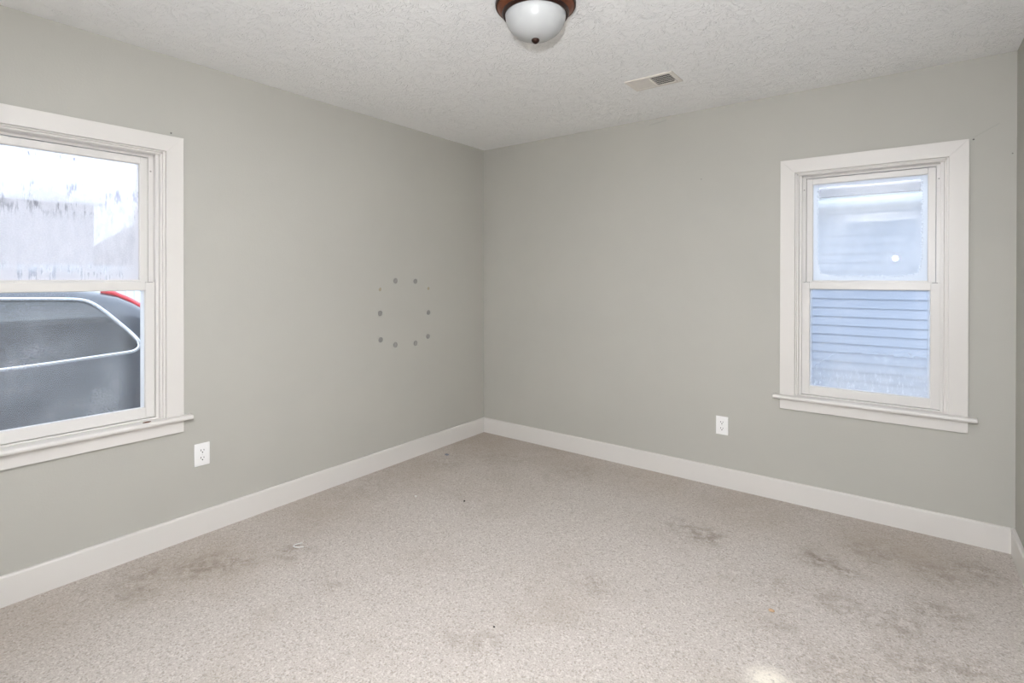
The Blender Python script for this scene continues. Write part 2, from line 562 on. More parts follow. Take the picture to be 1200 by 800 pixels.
# door behind the camera
droot = tag(empty('door_1', (DX0, ROOM_Y, 0)), 'white panel door standing open behind the camera', 'door', kind='structure')
bm = bmesh.new()
cw = 0.08
for yy in ((0.0, 0.018), (-0.138, -0.12)):
    prism(bm, [(-cw, 0.0), (0, 0), (0, DH), (-cw, DH + cw)], 1, *yy, bev=0.002)
    w = DX1 - DX0
    prism(bm, [(w, 0.0), (w + cw, 0), (w + cw, DH + cw), (w, DH)], 1, *yy, bev=0.002)
    prism(bm, [(-cw, DH + cw), (0, DH), (w, DH), (w + cw, DH + cw)], 1, *yy, bev=0.002)
box(bm, (0, -0.12, 0), (0.015, 0, DH)); box(bm, (w - 0.015, -0.12, 0), (w, 0, DH)); box(bm, (0, -0.12, DH - 0.015), (w, 0, DH))
obj('door_frame', bm, M_white, droot)
leaf = bmesh.new()
lw = w - 0.04
box(leaf, (0, -0.035, 0.01), (lw, 0, DH - 0.02), 0.002)
for (a, b) in ((0.09, lw / 2 - 0.03), (lw / 2 + 0.03, lw - 0.09)):
    for (z0, z1) in ((0.2, 0.85), (0.98, 1.55), (1.66, 1.9)):
        for yy in ((0.0, 0.005), (-0.040, -0.035)):
            box(leaf, (a, yy[0], z0), (b, yy[1], z1), 0.002)
dl = obj('door_leaf', leaf, M_white, droot, loc=(0.02, -0.122, 0), rot=(0, 0, radians(-72)))
M_brass = simple('aged_brass', (0.55, 0.42, 0.22), 0.3, 1.0)
bm = bmesh.new()
lathe(bm, [(0.03, 0.0), (0.03, 0.006), (0.012, 0.01), (0.012, 0.03), (0.026, 0.04), (0.028, 0.055), (0.018, 0.066), (0.001, 0.068)], 24, (lw - 0.06, 0.0, 0.95), axis=1)
obj('door_knob', bm, M_brass, dl, smooth=radians(40))

# ------------------------------------------------------------------ windows (local: x along the wall, y outwards, z up)
M_back = clear_glass()
STOOL_T, STOOL_B = 0.640, 0.617


def pane(name, u0, u1, z0, z1, d, mat, parent):
    bm = bmesh.new()
    box(bm, (0, 0, 0), (u1 - u0, 0.004, z1 - z0))
    o = obj(name, bm, [M_back, mat], parent, loc=(u0, d, z0))
    for p in o.data.polygons:
        if p.normal.y < -0.5: p.material_index = 1
    return o


def frame_rect(bm, u0, u1, z0, z1, wl, wr, wb, wt, d0, d1, bev=0.002):
    box(bm, (u0, d0, z0), (u0 + wl, d1, z1), bev)
    box(bm, (u1 - wr, d0, z0), (u1, d1, z1), bev)
    box(bm, (u0 + wl, d0, z0), (u1 - wr, d1, z0 + wb), bev)
    box(bm, (u0 + wl, d0, z1 - wt), (u1 - wr, d1, z1), bev)


def build_window(name, loc, rz, label, kinds):
    root = tag(empty(name, loc, rz), label, 'window', kind='structure')
    W, c, top = WIN_W, 0.078, 2.038
    # casing boards with mitred corners
    bm = bmesh.new()
    prism(bm, [(0, STOOL_T), (c, STOOL_T), (c, top - c), (0, top)], 1, -0.018, 0, 0.0009, 1)
    prism(bm, [(W - c, STOOL_T), (W, STOOL_T), (W, top), (W - c, top - c)], 1, -0.018, 0, 0.0009, 1)
    prism(bm, [(0, top), (c, top - c), (W - c, top - c), (W, top)], 1, -0.018, 0, 0.0009, 1)
    obj('casing', bm, M_white, root)
    # jamb boards lining the opening, then a stop bead
    bm = bmesh.new()
    h = top - c
    j = c + 0.008
    frame_rect(bm, HU, W - HU, WZ0, WZ1, j - HU, j - HU, 0.02, WZ1 - (h - 0.006), 0.0005, 0.045, 0.001)
    obj('jamb', bm, M_white, root)
    bm = bmesh.new()
    s = j
    prof = [(0, 0), (0, 0.018), (0.010, 0.018), (0.010, 0.005), (0.006, 0.0)]
    prism(bm, [(s + a, 0.012 + b) for a, b in prof], 2, STOOL_T, h - 0.006)
    prism(bm, [(W - s - a, 0.012 + b) for a, b in prof], 2, STOOL_T, h - 0.006)
    prism(bm, [(0.012 + b, h - 0.006 - a) for a, b in prof], 0, s, W - s)
    obj('stop_bead', bm, M_white, root)
    # stool (inner sill) with horns, rounded nose
    bm = bmesh.new()
    nose = [(-0.046, STOOL_B + 0.006), (-0.0475, STOOL_B + 0.0115), (-0.046, STOOL_T - 0.006), (-0.042, STOOL_T - 0.0015), (-0.036, STOOL_T), (0.0, STOOL_T), (0.0, STOOL_B), (-0.040, STOOL_B), (-0.044, STOOL_B + 0.002)]
    prism(bm, nose, 0, -0.034, W + 0.034, 0.001, 1)
    box(bm, (HU + 0.002, -0.002, STOOL_B), (W - HU - 0.002, 0.045, STOOL_T))
    obj('sill', bm, M_white, root, smooth=radians(35))
    bm = bmesh.new()
    box(bm, (0, -0.017, 0.556), (W, 0, STOOL_B), 0.002)
    obj('apron', bm, M_white, root)
    # vinyl frame with two tracks
    bm = bmesh.new()
    frame_rect(bm, HU, W - HU, WZ0, WZ1, 0.104 - HU, 0.104 - HU, 0.046, WZ1 - 1.944, 0.030, 0.076, 0.0015)
    frame_rect(bm, HU, W - HU, WZ0, WZ1, 0.125 - HU, 0.125 - HU, 0.040, WZ1 - 1.932, 0.076, 0.120, 0.0015)
    frame_rect(bm, HU, W - HU, WZ0, WZ1, 0.118 - HU, 0.118 - HU, 0.03, WZ1 - 1.936, 0.120, T + 0.02, 0.0015)
    # track ribs
    for u in (0.104, W - 0.104 - 0.003):
        box(bm, (u - 0.002, 0.0285, STOOL_T), (u + 0.005, 0.034, 1.944), 0.001)
    vf = obj('window_frame', bm, M_vinyl, root)
    bm = bmesh.new()
    for u in (0.1145, W - 0.1145):
        lathe(bm, [(0.0035, 0.0), (0.0035, 0.0025), (0.001, 0.003)], 12, (u, 0.0765, 1.86), axis=1)
    # lower sash
    bm = bmesh.new()
    L0, L1, lz0, lz1 = 0.108, W - 0.108, 0.648, 1.314
    frame_rect(bm, L0, L1, lz0, lz1, 0.040, 0.040, 0.050, 0.040, 0.040, 0.070, 0.002)
    # glazing bead
    frame_rect(bm, L0 + 0.036, L1 - 0.036, lz0 + 0.046, lz1 - 0.036, 0.006, 0.006, 0.006, 0.006, 0.045, 0.064, 0.001)
    ls = obj('lower_sash', bm, M_vinyl, root)
    pane('glass', L0 + 0.040, L1 - 0.040, lz0 + 0.050, lz1 - 0.040, 0.056, kinds[1], ls)
    # latches
    for u in (0.27, 0.575):
        bm = bmesh.new()
        n = 14
        pts = [(u - 0.035, lz1)] + [(u - 0.035 + 0.07 * k / n, lz1 + 0.010 * sin(pi * k / n) ** 0.8) for k in range(1, n)] + [(u + 0.035, lz1)]
        prism(bm, pts, 1, 0.046, 0.064)
        obj('sash_lock', bm, M_vinyl, ls, smooth=radians(50))
    for u in (L0 + 0.022, L1 - 0.022):
        bm = bmesh.new()
        box(bm, (u - 0.014, 0.0395, lz1 - 0.001), (u + 0.014, 0.060, lz1 + 0.0025), 0.001)
        lt = obj('tilt_latch', bm, M_vinyl, ls)
        bm = bmesh.new()
        box(bm, (u - 0.012, 0.0385, lz1 - 0.0025), (u + 0.012, 0.0405, lz1 - 0.0005))
        obj('latch_slot', bm, M_dark, lt)
    # upper sash
    bm = bmesh.new()
    U0, U1, uz0, uz1 = 0.1265, W - 0.1265, 1.285, 1.929
    frame_rect(bm, U0, U1, uz0, uz1, 0.032, 0.032, 0.038, 0.033, 0.079, 0.109, 0.002)
    frame_rect(bm, U0 + 0.029, U1 - 0.029, uz0 + 0.035, uz1 - 0.030, 0.005, 0.005, 0.005, 0.005, 0.083, 0.104, 0.001)
    us = obj('upper_sash', bm, M_vinyl, root)
    pane('glass', U0 + 0.032, U1 - 0.032, uz0 + 0.038, uz1 - 0.033, 0.094, kinds[0], us)
    for u in (0.1145, W - 0.1145):
        bm = bmesh.new()
        lathe(bm, [(0.004, 0.0), (0.004, -0.002), (0.001, -0.003)], 12, (u, 0.0760, 1.865), axis=1)
        obj('vent_stop', bm, simple('grey_plastic', (0.35, 0.33, 0.31), 0.5) if 'grey_plastic' not in bpy.data.materials else bpy.data.materials['grey_plastic'], vf)
    return root


build_window('window_1', (0, WA_Y, 0), pi / 2, 'white double-hung window on the left wall, fogged, a car outside',
             (pane_mat('fogged_glass_streaked', 'left_upper'), pane_mat('fogged_glass_hazy', 'left_lower')))
build_window('window_2', (WB_X, 0, 0), 0.0, 'white double-hung window on the back wall, blue-grey siding outside',
             (pane_mat('frosted_glass_corners', 'back_upper'), pane_mat('fogged_glass_low', 'back_lower')))

# eaves of this house, outside above each window wall
bm = bmesh.new()
box(bm, (-T - 0.30, ROOM_Y - 2.0, 2.46), (-T, 0.62, 2.50))
box(bm, (-T - 0.32, ROOM_Y - 2.0, 2.46), (-T - 0.30, 0.64, 2.62))
prism(bm, [(-T - 0.36, 2.60), (2.0, 3.45), (2.0, 3.50), (-T - 0.36, 2.65)], 1, ROOM_Y - 2.0, 0.66)
box(bm, (-T, T, 2.46), (ROOM_X + 1.0, 0.62, 2.50))
tag(obj('trim_1', bm, simple('eave_paint', (0.62, 0.63, 0.64), 0.6)), 'pale eave and roof edge of this house outside the windows', 'eave', kind='structure')

# ------------------------------------------------------------------ ceiling lamp
LX, LY = 1.749, -1.768
lamp = tag(empty('ceiling_light', (LX, LY, ROOM_H)), 'flush-mount ceiling light with bronze ring and frosted white glass bowl', 'light')
M_bronze, nt, bs, _o = new_mat('brushed_copper_bronze')
q = NT(nt)
p = q.coord('Object')
q.link(q.mix(q.noise(p, 30, 4.0, 0.6), (0.28, 0.095, 0.045), (0.15, 0.05, 0.028)), bs.inputs['Base Color'])
bs.inputs['Metallic'].default_value = 0.8
bs.inputs['Roughness'].default_value = 0.38
M_bdark = simple('dark_bronze', (0.045, 0.020, 0.014), 0.35, 0.7, var=0.3)
bm = bmesh.new()
lathe(bm, [(0.02, 0.0), (0.150, 0.0), (0.158, -0.006), (0.158, -0.022), (0.155, -0.026), (0.152, -0.026),
           (0.148, -0.030), (0.143, -0.037), (0.136, -0.043), (0.130, -0.046), (0.120, -0.046), (0.02, -0.02)], 96)
obj('ring', bm, M_bronze, lamp, smooth=radians(35))
bm = bmesh.new()
lathe(bm, [(0.150, -0.001), (0.1595, -0.004), (0.161, -0.010), (0.1605, -0.020), (0.158, -0.0245), (0.154, -0.0262), (0.150, -0.024)], 96, closed=True)
lathe(bm, [(0.133, -0.042), (0.1345, -0.048), (0.132, -0.055), (0.127, -0.058), (0.1215, -0.056), (0.1205, -0.047)], 96, closed=True)
obj('ring_bead', bm, M_bdark, lamp, smooth=radians(40))
M_bowl, nt, bs, _o = new_mat('frosted_white_glass')
bs.inputs['Base Color'].default_value = (0.43, 0.437, 0.435, 1)
bs.inputs['Roughness'].default_value = 0.30
bs.inputs['Subsurface Weight'].default_value = 0.2
bs.inputs['Subsurface Radius'].default_value = (0.02, 0.02, 0.02)
q = NT(nt)
q.link(q.bump(q.noise(q.coord('Object'), 14, 3.0), 0.03, 0.004), bs.inputs['Normal'])
bm = bmesh.new()
prof = []
for k in range(0, 21):
    a = (pi / 2) * k / 20
    prof.append((max(0.001, 0.1215 * cos(a) ** 0.85 if k < 20 else 0.001), -0.050 - 0.100 * sin(a)))
lathe(bm, prof, 96)
obj('lamp_shade', bm, M_bowl, lamp, smooth=True)
bm = bmesh.new()
lathe(bm, [(0.006, -0.146), (0.015, -0.149), (0.0165, -0.153), (0.015, -0.158), (0.010, -0.163), (0.006, -0.166), (0.001, -0.167)], 32)
obj('finial', bm, M_bdark, lamp, smooth=radians(50))

# ------------------------------------------------------------------ ceiling vent
VX0, VX1, VY0, VY1 = 1.664, 1.938, -0.762, -0.588
vent = tag(empty('ceiling_vent', ((VX0 + VX1) / 2, (VY0 + VY1) / 2, ROOM_H)), 'white two-way metal air vent on the ceiling', 'vent')
hx, hy = (VX1 - VX0) / 2, (VY1 - VY0) / 2
M_ventw = simple('vent_enamel', (0.74, 0.70, 0.65), 0.4, var=0.06)
bm = bmesh.new()
b = 0.024
for (x0, x1, y0, y1) in ((-hx, hx, -hy, -hy + b), (-hx, hx, hy - b, hy), (-hx, -hx + b, -hy + b, hy - b), (hx - b, hx, -hy + b, hy - b), (-0.006, 0.006, -hy + b, hy - b)):
    box(bm, (x0, y0, -0.007), (x1, y1, 0.0), 0.002)
obj('vent_frame', bm, M_ventw, vent)
bm = bmesh.new()
box(bm, (-hx + 0.01, -hy + 0.01, -0.0025), (hx - 0.01, hy - 0.01, -0.0005))
obj('duct_opening', bm, simple('duct_dark', (0.02, 0.017, 0.015), 0.7), vent)
for side, tilt in ((-1, 1), (1, -1)):
    bm = bmesh.new()
    x0, x1 = (-hx + b, -0.006) if side < 0 else (0.006, hx - b)
    n = 10
    for k in range(n):
        xc = x0 + (x1 - x0) * (k + 0.5) / n
        s = 0.0048 if side < 0 else -0.0018
        prism(bm, [(xc - s, -0.0075), (xc - s + 0.001, -0.0078), (xc + s + 0.001, -0.0028), (xc + s, -0.0025)], 1, -hy + b, hy - b)
    for k in range(1, 5):
        yc = -hy + b + (2 * hy - 2 * b) * k / 5
        box(bm, (x0, yc - 0.0008, -0.006), (x1, yc + 0.0008, -0.003))
    obj('louver', bm, M_ventw, vent)
bm = bmesh.new()
box(bm, (hx - b - 0.010, hy - b - 0.02, -0.014), (hx - b + 0.004, hy - b - 0.010, -0.004), 0.002)
obj('lever', bm, M_ventw, vent)

# ------------------------------------------------------------------ outlets
M_plate = simple('white_plastic', (0.86, 0.855, 0.85), 0.3, var=0.01)
M_metal = simple('painted_screw', (0.72, 0.72, 0.72), 0.3, 0.4)


def outlet(loc, rz, label):
    root = tag(empty('wall_outlet', loc, rz), label, 'outlet', 'wall outlets')
    # local: x along the wall, y out of the room, z up, centred
    bm = bmesh.new()
    box(bm, (-0.0375, -0.0065, -0.0585), (0.0375, 0, 0.0585), 0.003, 3)
    obj('cover_plate', bm, M_plate, root, smooth=radians(40))
    for s in (1, -1):
        zc = 0.0195 * s
        bm = bmesh.new()
        pts = []
        for k in range(32):
            a = 2 * pi * k / 32
            pts.append((0.0172 * cos(a), max(-0.0135, min(0.0135, 0.0172 * sin(a))) + zc))
        prism(bm, pts, 1, -0.0085, -0.003, 0.0006, 1)
        r = obj('receptacle', bm, M_plate, root)
        bm = bmesh.new()
        box(bm, (-0.0085, -0.0090, zc - 0.001), (-0.0058, -0.0080, zc + 0.0085))
        box(bm, (0.0055, -0.0090, zc), (0.0082, -0.0080, zc + 0.0075))
        lathe(bm, [(0.0032, -0.0080), (0.0032, -0.0090)], 16, (0, 0, zc - 0.0075), axis=1)
        tag(obj('slots', bm, M_dark, r), 'dark plug slots')
    bm = bmesh.new()
    lathe(bm, [(0.0032, -0.006), (0.0032, -0.0074), (0.0015, -0.0080)], 16, (0, 0, 0), axis=1)
    obj('screw', bm, M_metal, root)


outlet((0.0, -2.288, 0.415), pi / 2, 'white duplex wall outlet below the left window')
outlet((1.995, 0.0, 0.392), 0.0, 'white duplex wall outlet left of the back window')

# ------------------------------------------------------------------ mounting dots on the left wall
M_dot = simple('grey_adhesive', (0.31, 0.30, 0.285), 0.6, var=0.25, vscale=60, bump=0.2, bscale=120)
M_tan = simple('tan_glue', (0.42, 0.37, 0.27), 0.6, var=0.2, vscale=80)
dots = [
    (-0.990, 1.313, 'grey adhesive dot on left wall, top row of the dot ring, left one'),
    (-0.799, 1.309, 'grey adhesive dot on left wall, top row of the dot ring, right one'),
    (-1.127, 1.087, "grey adhesive dot on left wall, middle of the dot ring's left side"),
    (-0.664, 1.069, "grey adhesive dot on left wall, middle of the dot ring's right side"),
    (-1.123, 0.902, 'grey adhesive dot on left wall, lower left shoulder of the dot ring'),
    (-0.990, 0.853, 'grey adhesive dot on left wall, bottom row of the dot ring, left one'),
    (-0.796, 0.846, 'grey adhesive dot on left wall, bottom row of the dot ring, right one'),
    (-0.668, 0.886, 'grey adhesive dot on left wall, lower right shoulder of the dot ring'),
]
def blob(bm, r, t, wob, seed, n=28):
    rnd = random.Random(seed)
    ph = [rnd.uniform(0, 6.28) for _ in range(3)]
    rings = []
    for (f, x) in ((1.0, 0.0), (0.97, t * 0.7), (0.85, t), (0.4, t * 1.05)):
        ring = []
        for k in range(n):
            a = 2 * pi * k / n
            rr = r * f * (1 + wob * (sin(2 * a + ph[0]) + 0.6 * sin(3 * a + ph[1]) + 0.3 * sin(5 * a + ph[2])))
            ring.append(bm.verts.new((x, rr * cos(a), rr * 1.05 * sin(a))))
        rings.append(ring)
    for A, B in zip(rings, rings[1:]):
        for k in range(n):
            bm.faces.new((A[k], A[(k + 1) % n], B[(k + 1) % n], B[k]))
    bm.faces.new(rings[0]); bm.faces.new(rings[-1])
for i, (y, z, lab) in enumerate(dots):
    bm = bmesh.new()
    blob(bm, 0.0185, 0.004, 0.03, i)
    tag(obj('adhesive_dot', bm, M_dot, loc=(0.0, y, z), smooth=radians(40)), lab, 'adhesive dot', 'ring of adhesive dots on the left wall')
for i, (y, z, r, lab) in enumerate([(-1.1275, 1.254, 0.012, 'small tan glue mark at the upper left of the dot ring'), (-0.664, 1.253, 0.012, 'small tan glue mark at the upper right of the dot ring')]):
    bm = bmesh.new()
    blob(bm, r, 0.0015, 0.08, 20 + i)
    tag(obj('glue_mark', bm, M_tan, loc=(0.0, y, z), smooth=radians(40)), lab, 'glue mark', 'ring of adhesive dots on the left wall')

# nails and nail heads
M_nail = simple('dull_nail', (0.18, 0.17, 0.16), 0.4, 0.6)
def nail(loc, axis, label, r=0.004):
    bm = bmesh.new()
    s = 1 if axis == 0 else -1
    lathe(bm, [(r * 0.4, -0.002 * s), (r * 0.4, 0.004 * s), (r, 0.004 * s), (r * 0.9, 0.006 * s), (r * 0.3, 0.007 * s)], 14, (0, 0, 0), axis=axis)
    tag(obj('nail', bm, M_nail, loc=loc), label, 'nail', 'nails left in the walls')

# ------------------------------------------------------------------ bits on the carpet and sills
def crumb(name, loc, size, mat, label, cat, seed, group=None, rz=0.0, shape=None):
    bm = bmesh.new()
    rnd = random.Random(seed)
    bmesh.ops.create_icosphere(bm, subdivisions=2, radius=1.0)
    for v in bm.verts:
        k = 1 + rnd.uniform(-0.2, 0.2)
        v.co = Vector((v.co.x * size[0] * k, v.co.y * size[1] * k, v.co.z * size[2] * k + size[2] * 0.9))
    return tag(obj(name, bm, mat, loc=loc, rot=(0, 0, rz), smooth=True), label, cat, group)

M_lint = simple('white_lint', (0.72, 0.71, 0.69), 0.8)
M_orange = simple('orange_crumb', (0.62, 0.42, 0.26), 0.8, var=0.3, vscale=90)
M_crumb = simple('dark_crumb', (0.02, 0.017, 0.015), 0.7)
M_brown = simple('rusty_chip', (0.16, 0.07, 0.035), 0.6, var=0.4, vscale=150)
M_slate = simple('slate_lint', (0.22, 0.23, 0.27), 0.8)
# a curved white thread of lint
bm = bmesh.new()
tube(bm, [(0.022, 0.034, 0.004), (0.010, 0.018, 0.006), (0.0, 0.004, 0.005), (0.002, -0.008, 0.005), (0.016, -0.014, 0.006), (0.038, -0.010, 0.006), (0.056, 0.004, 0.004)], 0.0027, 8)
tag(obj('lint_thread', bm, M_lint, loc=(0.505, -2.070, 0), rot=(0, 0, 0.35), smooth=True), 'curled white lint thread on the carpet near the left baseboard', 'lint')

# ------------------------------------------------------------------ outside: ground, neighbour's house, car, far houses
GZ = -0.45
M_ground, nt, bs, _o = new_mat('wet_asphalt_and_gravel')
q = NT(nt)
p = q.geo()
q.link(q.mix(q.noise(p, 6.0, 6.0, 0.7), (0.22, 0.22, 0.23), (0.12, 0.12, 0.125)), bs.inputs['Base Color'])
bs.inputs['Roughness'].default_value = 0.6
bm = bmesh.new()
box(bm, (-45, -45, GZ - 0.1), (30, 30, GZ))
tag(obj('ground', bm, M_ground), 'grey driveway ground outside the windows', 'ground', kind='structure')
bm = bmesh.new()
M_found = simple('concrete_foundation', (0.45, 0.44, 0.42), 0.8, var=0.2, bump=0.2, bscale=60)
box(bm, (-T + 0.02, ROOM_Y - 1.6, GZ), (ROOM_X + T, T - 0.02, -0.12))
tag(obj('foundation', bm, M_found), 'concrete foundation under the room', 'foundation', kind='structure')

# neighbour's house with lapped siding
NY = 2.6
nb = tag(empty('neighbour_house', (2.5, NY, GZ)), "blue-grey sided neighbour's house seen through the back window", 'house')
M_siding = simple('blue_grey_siding', (0.47, 0.51, 0.595), 0.5, var=0.06, vscale=3)
M_fascia = simple('pale_gutter_enamel', (0.74, 0.80, 0.84), 0.4)
M_shing, nt, bs, _o = new_mat('grey_shingles')
q = NT(nt)
p = q.coord('Object')
q.link(q.mix(q.noise(q.mapping(p, (5, 30, 30)), 1.0, 3.0), (0.10, 0.10, 0.12), (0.07, 0.07, 0.085)), bs.inputs['Base Color'])
bs.inputs['Roughness'].default_value = 0.9
EXPO = 0.0885
bm = bmesh.new()
prof = [(0.0, 0.70)]
z = 0.70
ztop = 2.55
outer = []
while z < ztop:
    outer += [(-0.012, z), (-0.002, z + EXPO)]
    z += EXPO
prism(bm, [(0.1, 0.70)] + outer + [(0.1, outer[-1][1])], 0, -7.0, 6.5)
obj('siding', bm, M_siding, nb)
bm = bmesh.new()
box(bm, (-7.0, 0.01, 0.0), (6.5, 0.1, 0.70))
obj('house_foundation', bm, M_found, nb)
bm = bmesh.new()
box(bm, (-7.3, -0.12, 2.475), (6.8, 0.02, 2.495))
obj('soffit', bm, M_fascia, nb)
bm = bmesh.new()
gut = [(y + 0.31, z - 0.045) for y, z in [(-0.44, 2.52), (-0.53, 2.52), (-0.545, 2.55), (-0.55, 2.585), (-0.56, 2.60), (-0.548, 2.60), (-0.54, 2.59), (-0.53, 2.555), (-0.52, 2.53), (-0.45, 2.53), (-0.45, 2.61), (-0.42, 2.61), (-0.42, 2.515), (-0.44, 2.515)]]
prism(bm, gut, 0, -7.3, 6.8)
obj('gutter', bm, M_fascia, nb)
bm = bmesh.new()
prism(bm, [(-0.215, 2.570), (2.9, 3.70), (6.1, 2.570), (6.1, 2.556), (2.9, 3.65), (-0.215, 2.556)], 0, -7.3, 6.8)
obj('roof', bm, M_shing, nb)
bm = bmesh.new()
box(bm, (-7.0, 0.1, 0.0), (6.5, 5.8, 2.56))
obj('house_core', bm, M_siding, nb)
M_wire = simple('black_cable', (0.05, 0.05, 0.055), 0.6)

# far house and bare trees across the street (left window)
def far_house(x, y, wy, dx, hgt, roof_h, wallc, label, rz=0.0, ridge_along=False):
    r = tag(empty('far_house', (x, y, GZ), rz), label, 'house', 'houses across the street')
    m = simple('far_siding', wallc, 0.7, var=0.05)
    bm = bmesh.new()
    box(bm, (-dx, -wy / 2, 0), (0, wy / 2, hgt))
    obj('house_wall', bm, m, r)
    bm = bmesh.new()
    if ridge_along:
        prism(bm, [(-dx - 0.4, hgt - 0.1), (-dx / 2, hgt + roof_h), (0.4, hgt - 0.1), (0.4, hgt), (-dx / 2, hgt + roof_h + 0.15), (-dx - 0.4, hgt)], 1, -wy / 2 - 0.2, wy / 2 + 0.2)
        obj('house_roof', bm, M_pale_roof, r)
        bm = bmesh.new()
        prism(bm, [(-dx + 0.05, hgt - 0.2), (-dx / 2, hgt + roof_h - 0.1), (-0.05, hgt - 0.2)], 1, -wy / 2 + 0.02, wy / 2 - 0.02)
        obj('gable', bm, m, r)
    else:
     prism(bm, [(-wy / 2 - 0.4, hgt - 0.1), (0, hgt + roof_h), (wy / 2 + 0.4, hgt - 0.1), (wy / 2 + 0.4, hgt + 0.1), (0, hgt + roof_h + 0.22), (-wy / 2 - 0.4, hgt + 0.1)], 0, -dx - 0.4, 0.4)
     prism(bm, [(-wy / 2, hgt), (0, hgt + roof_h), (wy / 2, hgt)], 0, -dx, 0)
     obj('house_roof', bm, M_shing, r)
    for yy in (-wy * 0.25, wy * 0.22):
        bm = bmesh.new()
        box(bm, (-0.02, yy - 0.5, 1.1), (0.05, yy + 0.5, 2.4), 0.01)
        w = obj('house_window', bm, M_fascia, r)
        bm = bmesh.new()
        box(bm, (0.04, yy - 0.42, 1.18), (0.06, yy - 0.03, 2.32)); box(bm, (0.04, yy + 0.03, 1.18), (0.06, yy + 0.42, 2.32))
        obj('window_pane', bm, simple('dark_pane', (0.10, 0.11, 0.13), 0.1) if 'dark_pane' not in bpy.data.materials else bpy.data.materials['dark_pane'], w)

M_pale_roof = simple('pale_metal_roof', (0.80, 0.80, 0.82), 0.5)
far_house(-20, -3.05, 11.0, 8.0, 4.35, 2.2, (0.44, 0.41, 0.42), 'pale tall house across the street behind the fogged upper left pane', ridge_along=True)
far_house(-20, 7.6, 7.0, 8.0, 2.5, 2.7, (0.52, 0.52, 0.56), 'lower gabled house at the right edge of the fogged left window')
fence = tag(empty('board_fence', (-12, -2, GZ)), 'white board fence across the driveway beyond the parked car', 'fence')
bm = bmesh.new()
for k in range(80):
    y = -7.0 + k * 0.175
    prism(bm, [(y + 0.004, 0.05), (y + 0.171, 0.05), (y + 0.171, 2.02), (y + 0.16, 2.06), (y + 0.015, 2.06), (y + 0.004, 2.02)], 0, 0, 0.022)
obj('boards', bm, M_fascia, fence)
for zz in (0.35, 1.75):
    bm = bmesh.new()
    box(bm, (-0.05, -7.0, zz), (0, 7.0, zz + 0.09), 0.004)
    obj('rail', bm, M_fascia, fence)
for k in range(7):
    bm = bmesh.new()
    y = -7.0 + k * 14 / 6
    box(bm, (-0.14, y - 0.05, 0.0), (-0.05, y + 0.05, 2.10), 0.005)
    obj('post', bm, M_fascia, fence)

# the parked car; local: x towards this house, y towards the rear, z up; origin on the ground at the rear axle line
CX, CY_REAR = -2.50, -1.50
car = tag(empty('car', (CX, CY_REAR - 2.3, GZ)), 'dark slate wagon car parked close outside the left window', 'car')
def lerp_tab(tab, s):
    for (a, va), (b, vb) in zip(tab, tab[1:]):
        if s <= b:
            t = (s - a) / (b - a)
            return va + (vb - va) * t
    return tab[-1][1]
TOP = [(0, 0.90), (0.05, 1.02), (0.2, 1.30), (0.45, 1.585), (0.62, 1.70), (0.9, 1.75), (1.4, 1.78), (2.2, 1.78), (2.7, 1.70), (3.0, 1.56), (3.45, 1.22), (3.7, 1.16), (4.3, 1.06), (4.55, 0.92), (4.62, 0.80)]
def ztop(s):
    # smoothed
    return sum(lerp_tab(TOP, min(4.62, max(0, s + d))) for d in (-0.06, -0.03, 0, 0.03, 0.06)) / 5
def zbot(s): return 0.24 + 0.12 * max(0, 1 - s / 0.35) + 0.10 * max(0, (s - 4.2) / 0.42)
def taper(s): return 1 - 0.14 * max(0, 1 - s / 0.5) ** 2 - 0.22 * max(0, (s - 3.9) / 0.72) ** 2
def halfw(z):
    tab = [(0.2, 0.84), (0.35, 0.89), (0.7, 0.925), (1.0, 0.920), (1.22, 0.895), (1.36, 0.845), (1.50, 0.785), (1.62, 0.705), (1.80, 0.58)]
    return lerp_tab(tab, max(0.2, z))
def wside(s, z):
    c = 0.12
    r = max(0.0, min(1.0, (ztop(s) - z) / c))
    return halfw(z) * taper(s) * (1 - (1 - r) ** 3) ** (1 / 3)
def carpt(s, w, z): return (w, 2.3 - s, z)

M_carpaint, nt, bs, _o = new_mat('dark_slate_car_paint')
q = NT(nt)
q.link(q.mix(q.noise(q.coord('Object'), 900, 1.0), (0.055, 0.062, 0.078), (0.075, 0.083, 0.10)), bs.inputs['Base Color'])
bs.inputs['Metallic'].default_value = 0.4
bs.inputs['Roughness'].default_value = 0.32
bs.inputs['Coat Weight'].default_value = 0.8
bs.inputs['Coat Roughness'].default_value = 0.04
M_carglass = simple('tinted_car_glass', (0.018, 0.020, 0.023), 0.03, **{'Specular_IOR_Level': 0.9})
M_chrome = simple('bright_window_trim', (0.85, 0.87, 0.90), 0.22, 0.85)
M_red = simple('red_lamp_lens', (0.75, 0.05, 0.06), 0.15)
M_tire = simple('tyre_rubber', (0.025, 0.025, 0.026), 0.8)
M_rim = simple('alloy_rim', (0.55, 0.56, 0.58), 0.3, 0.9)

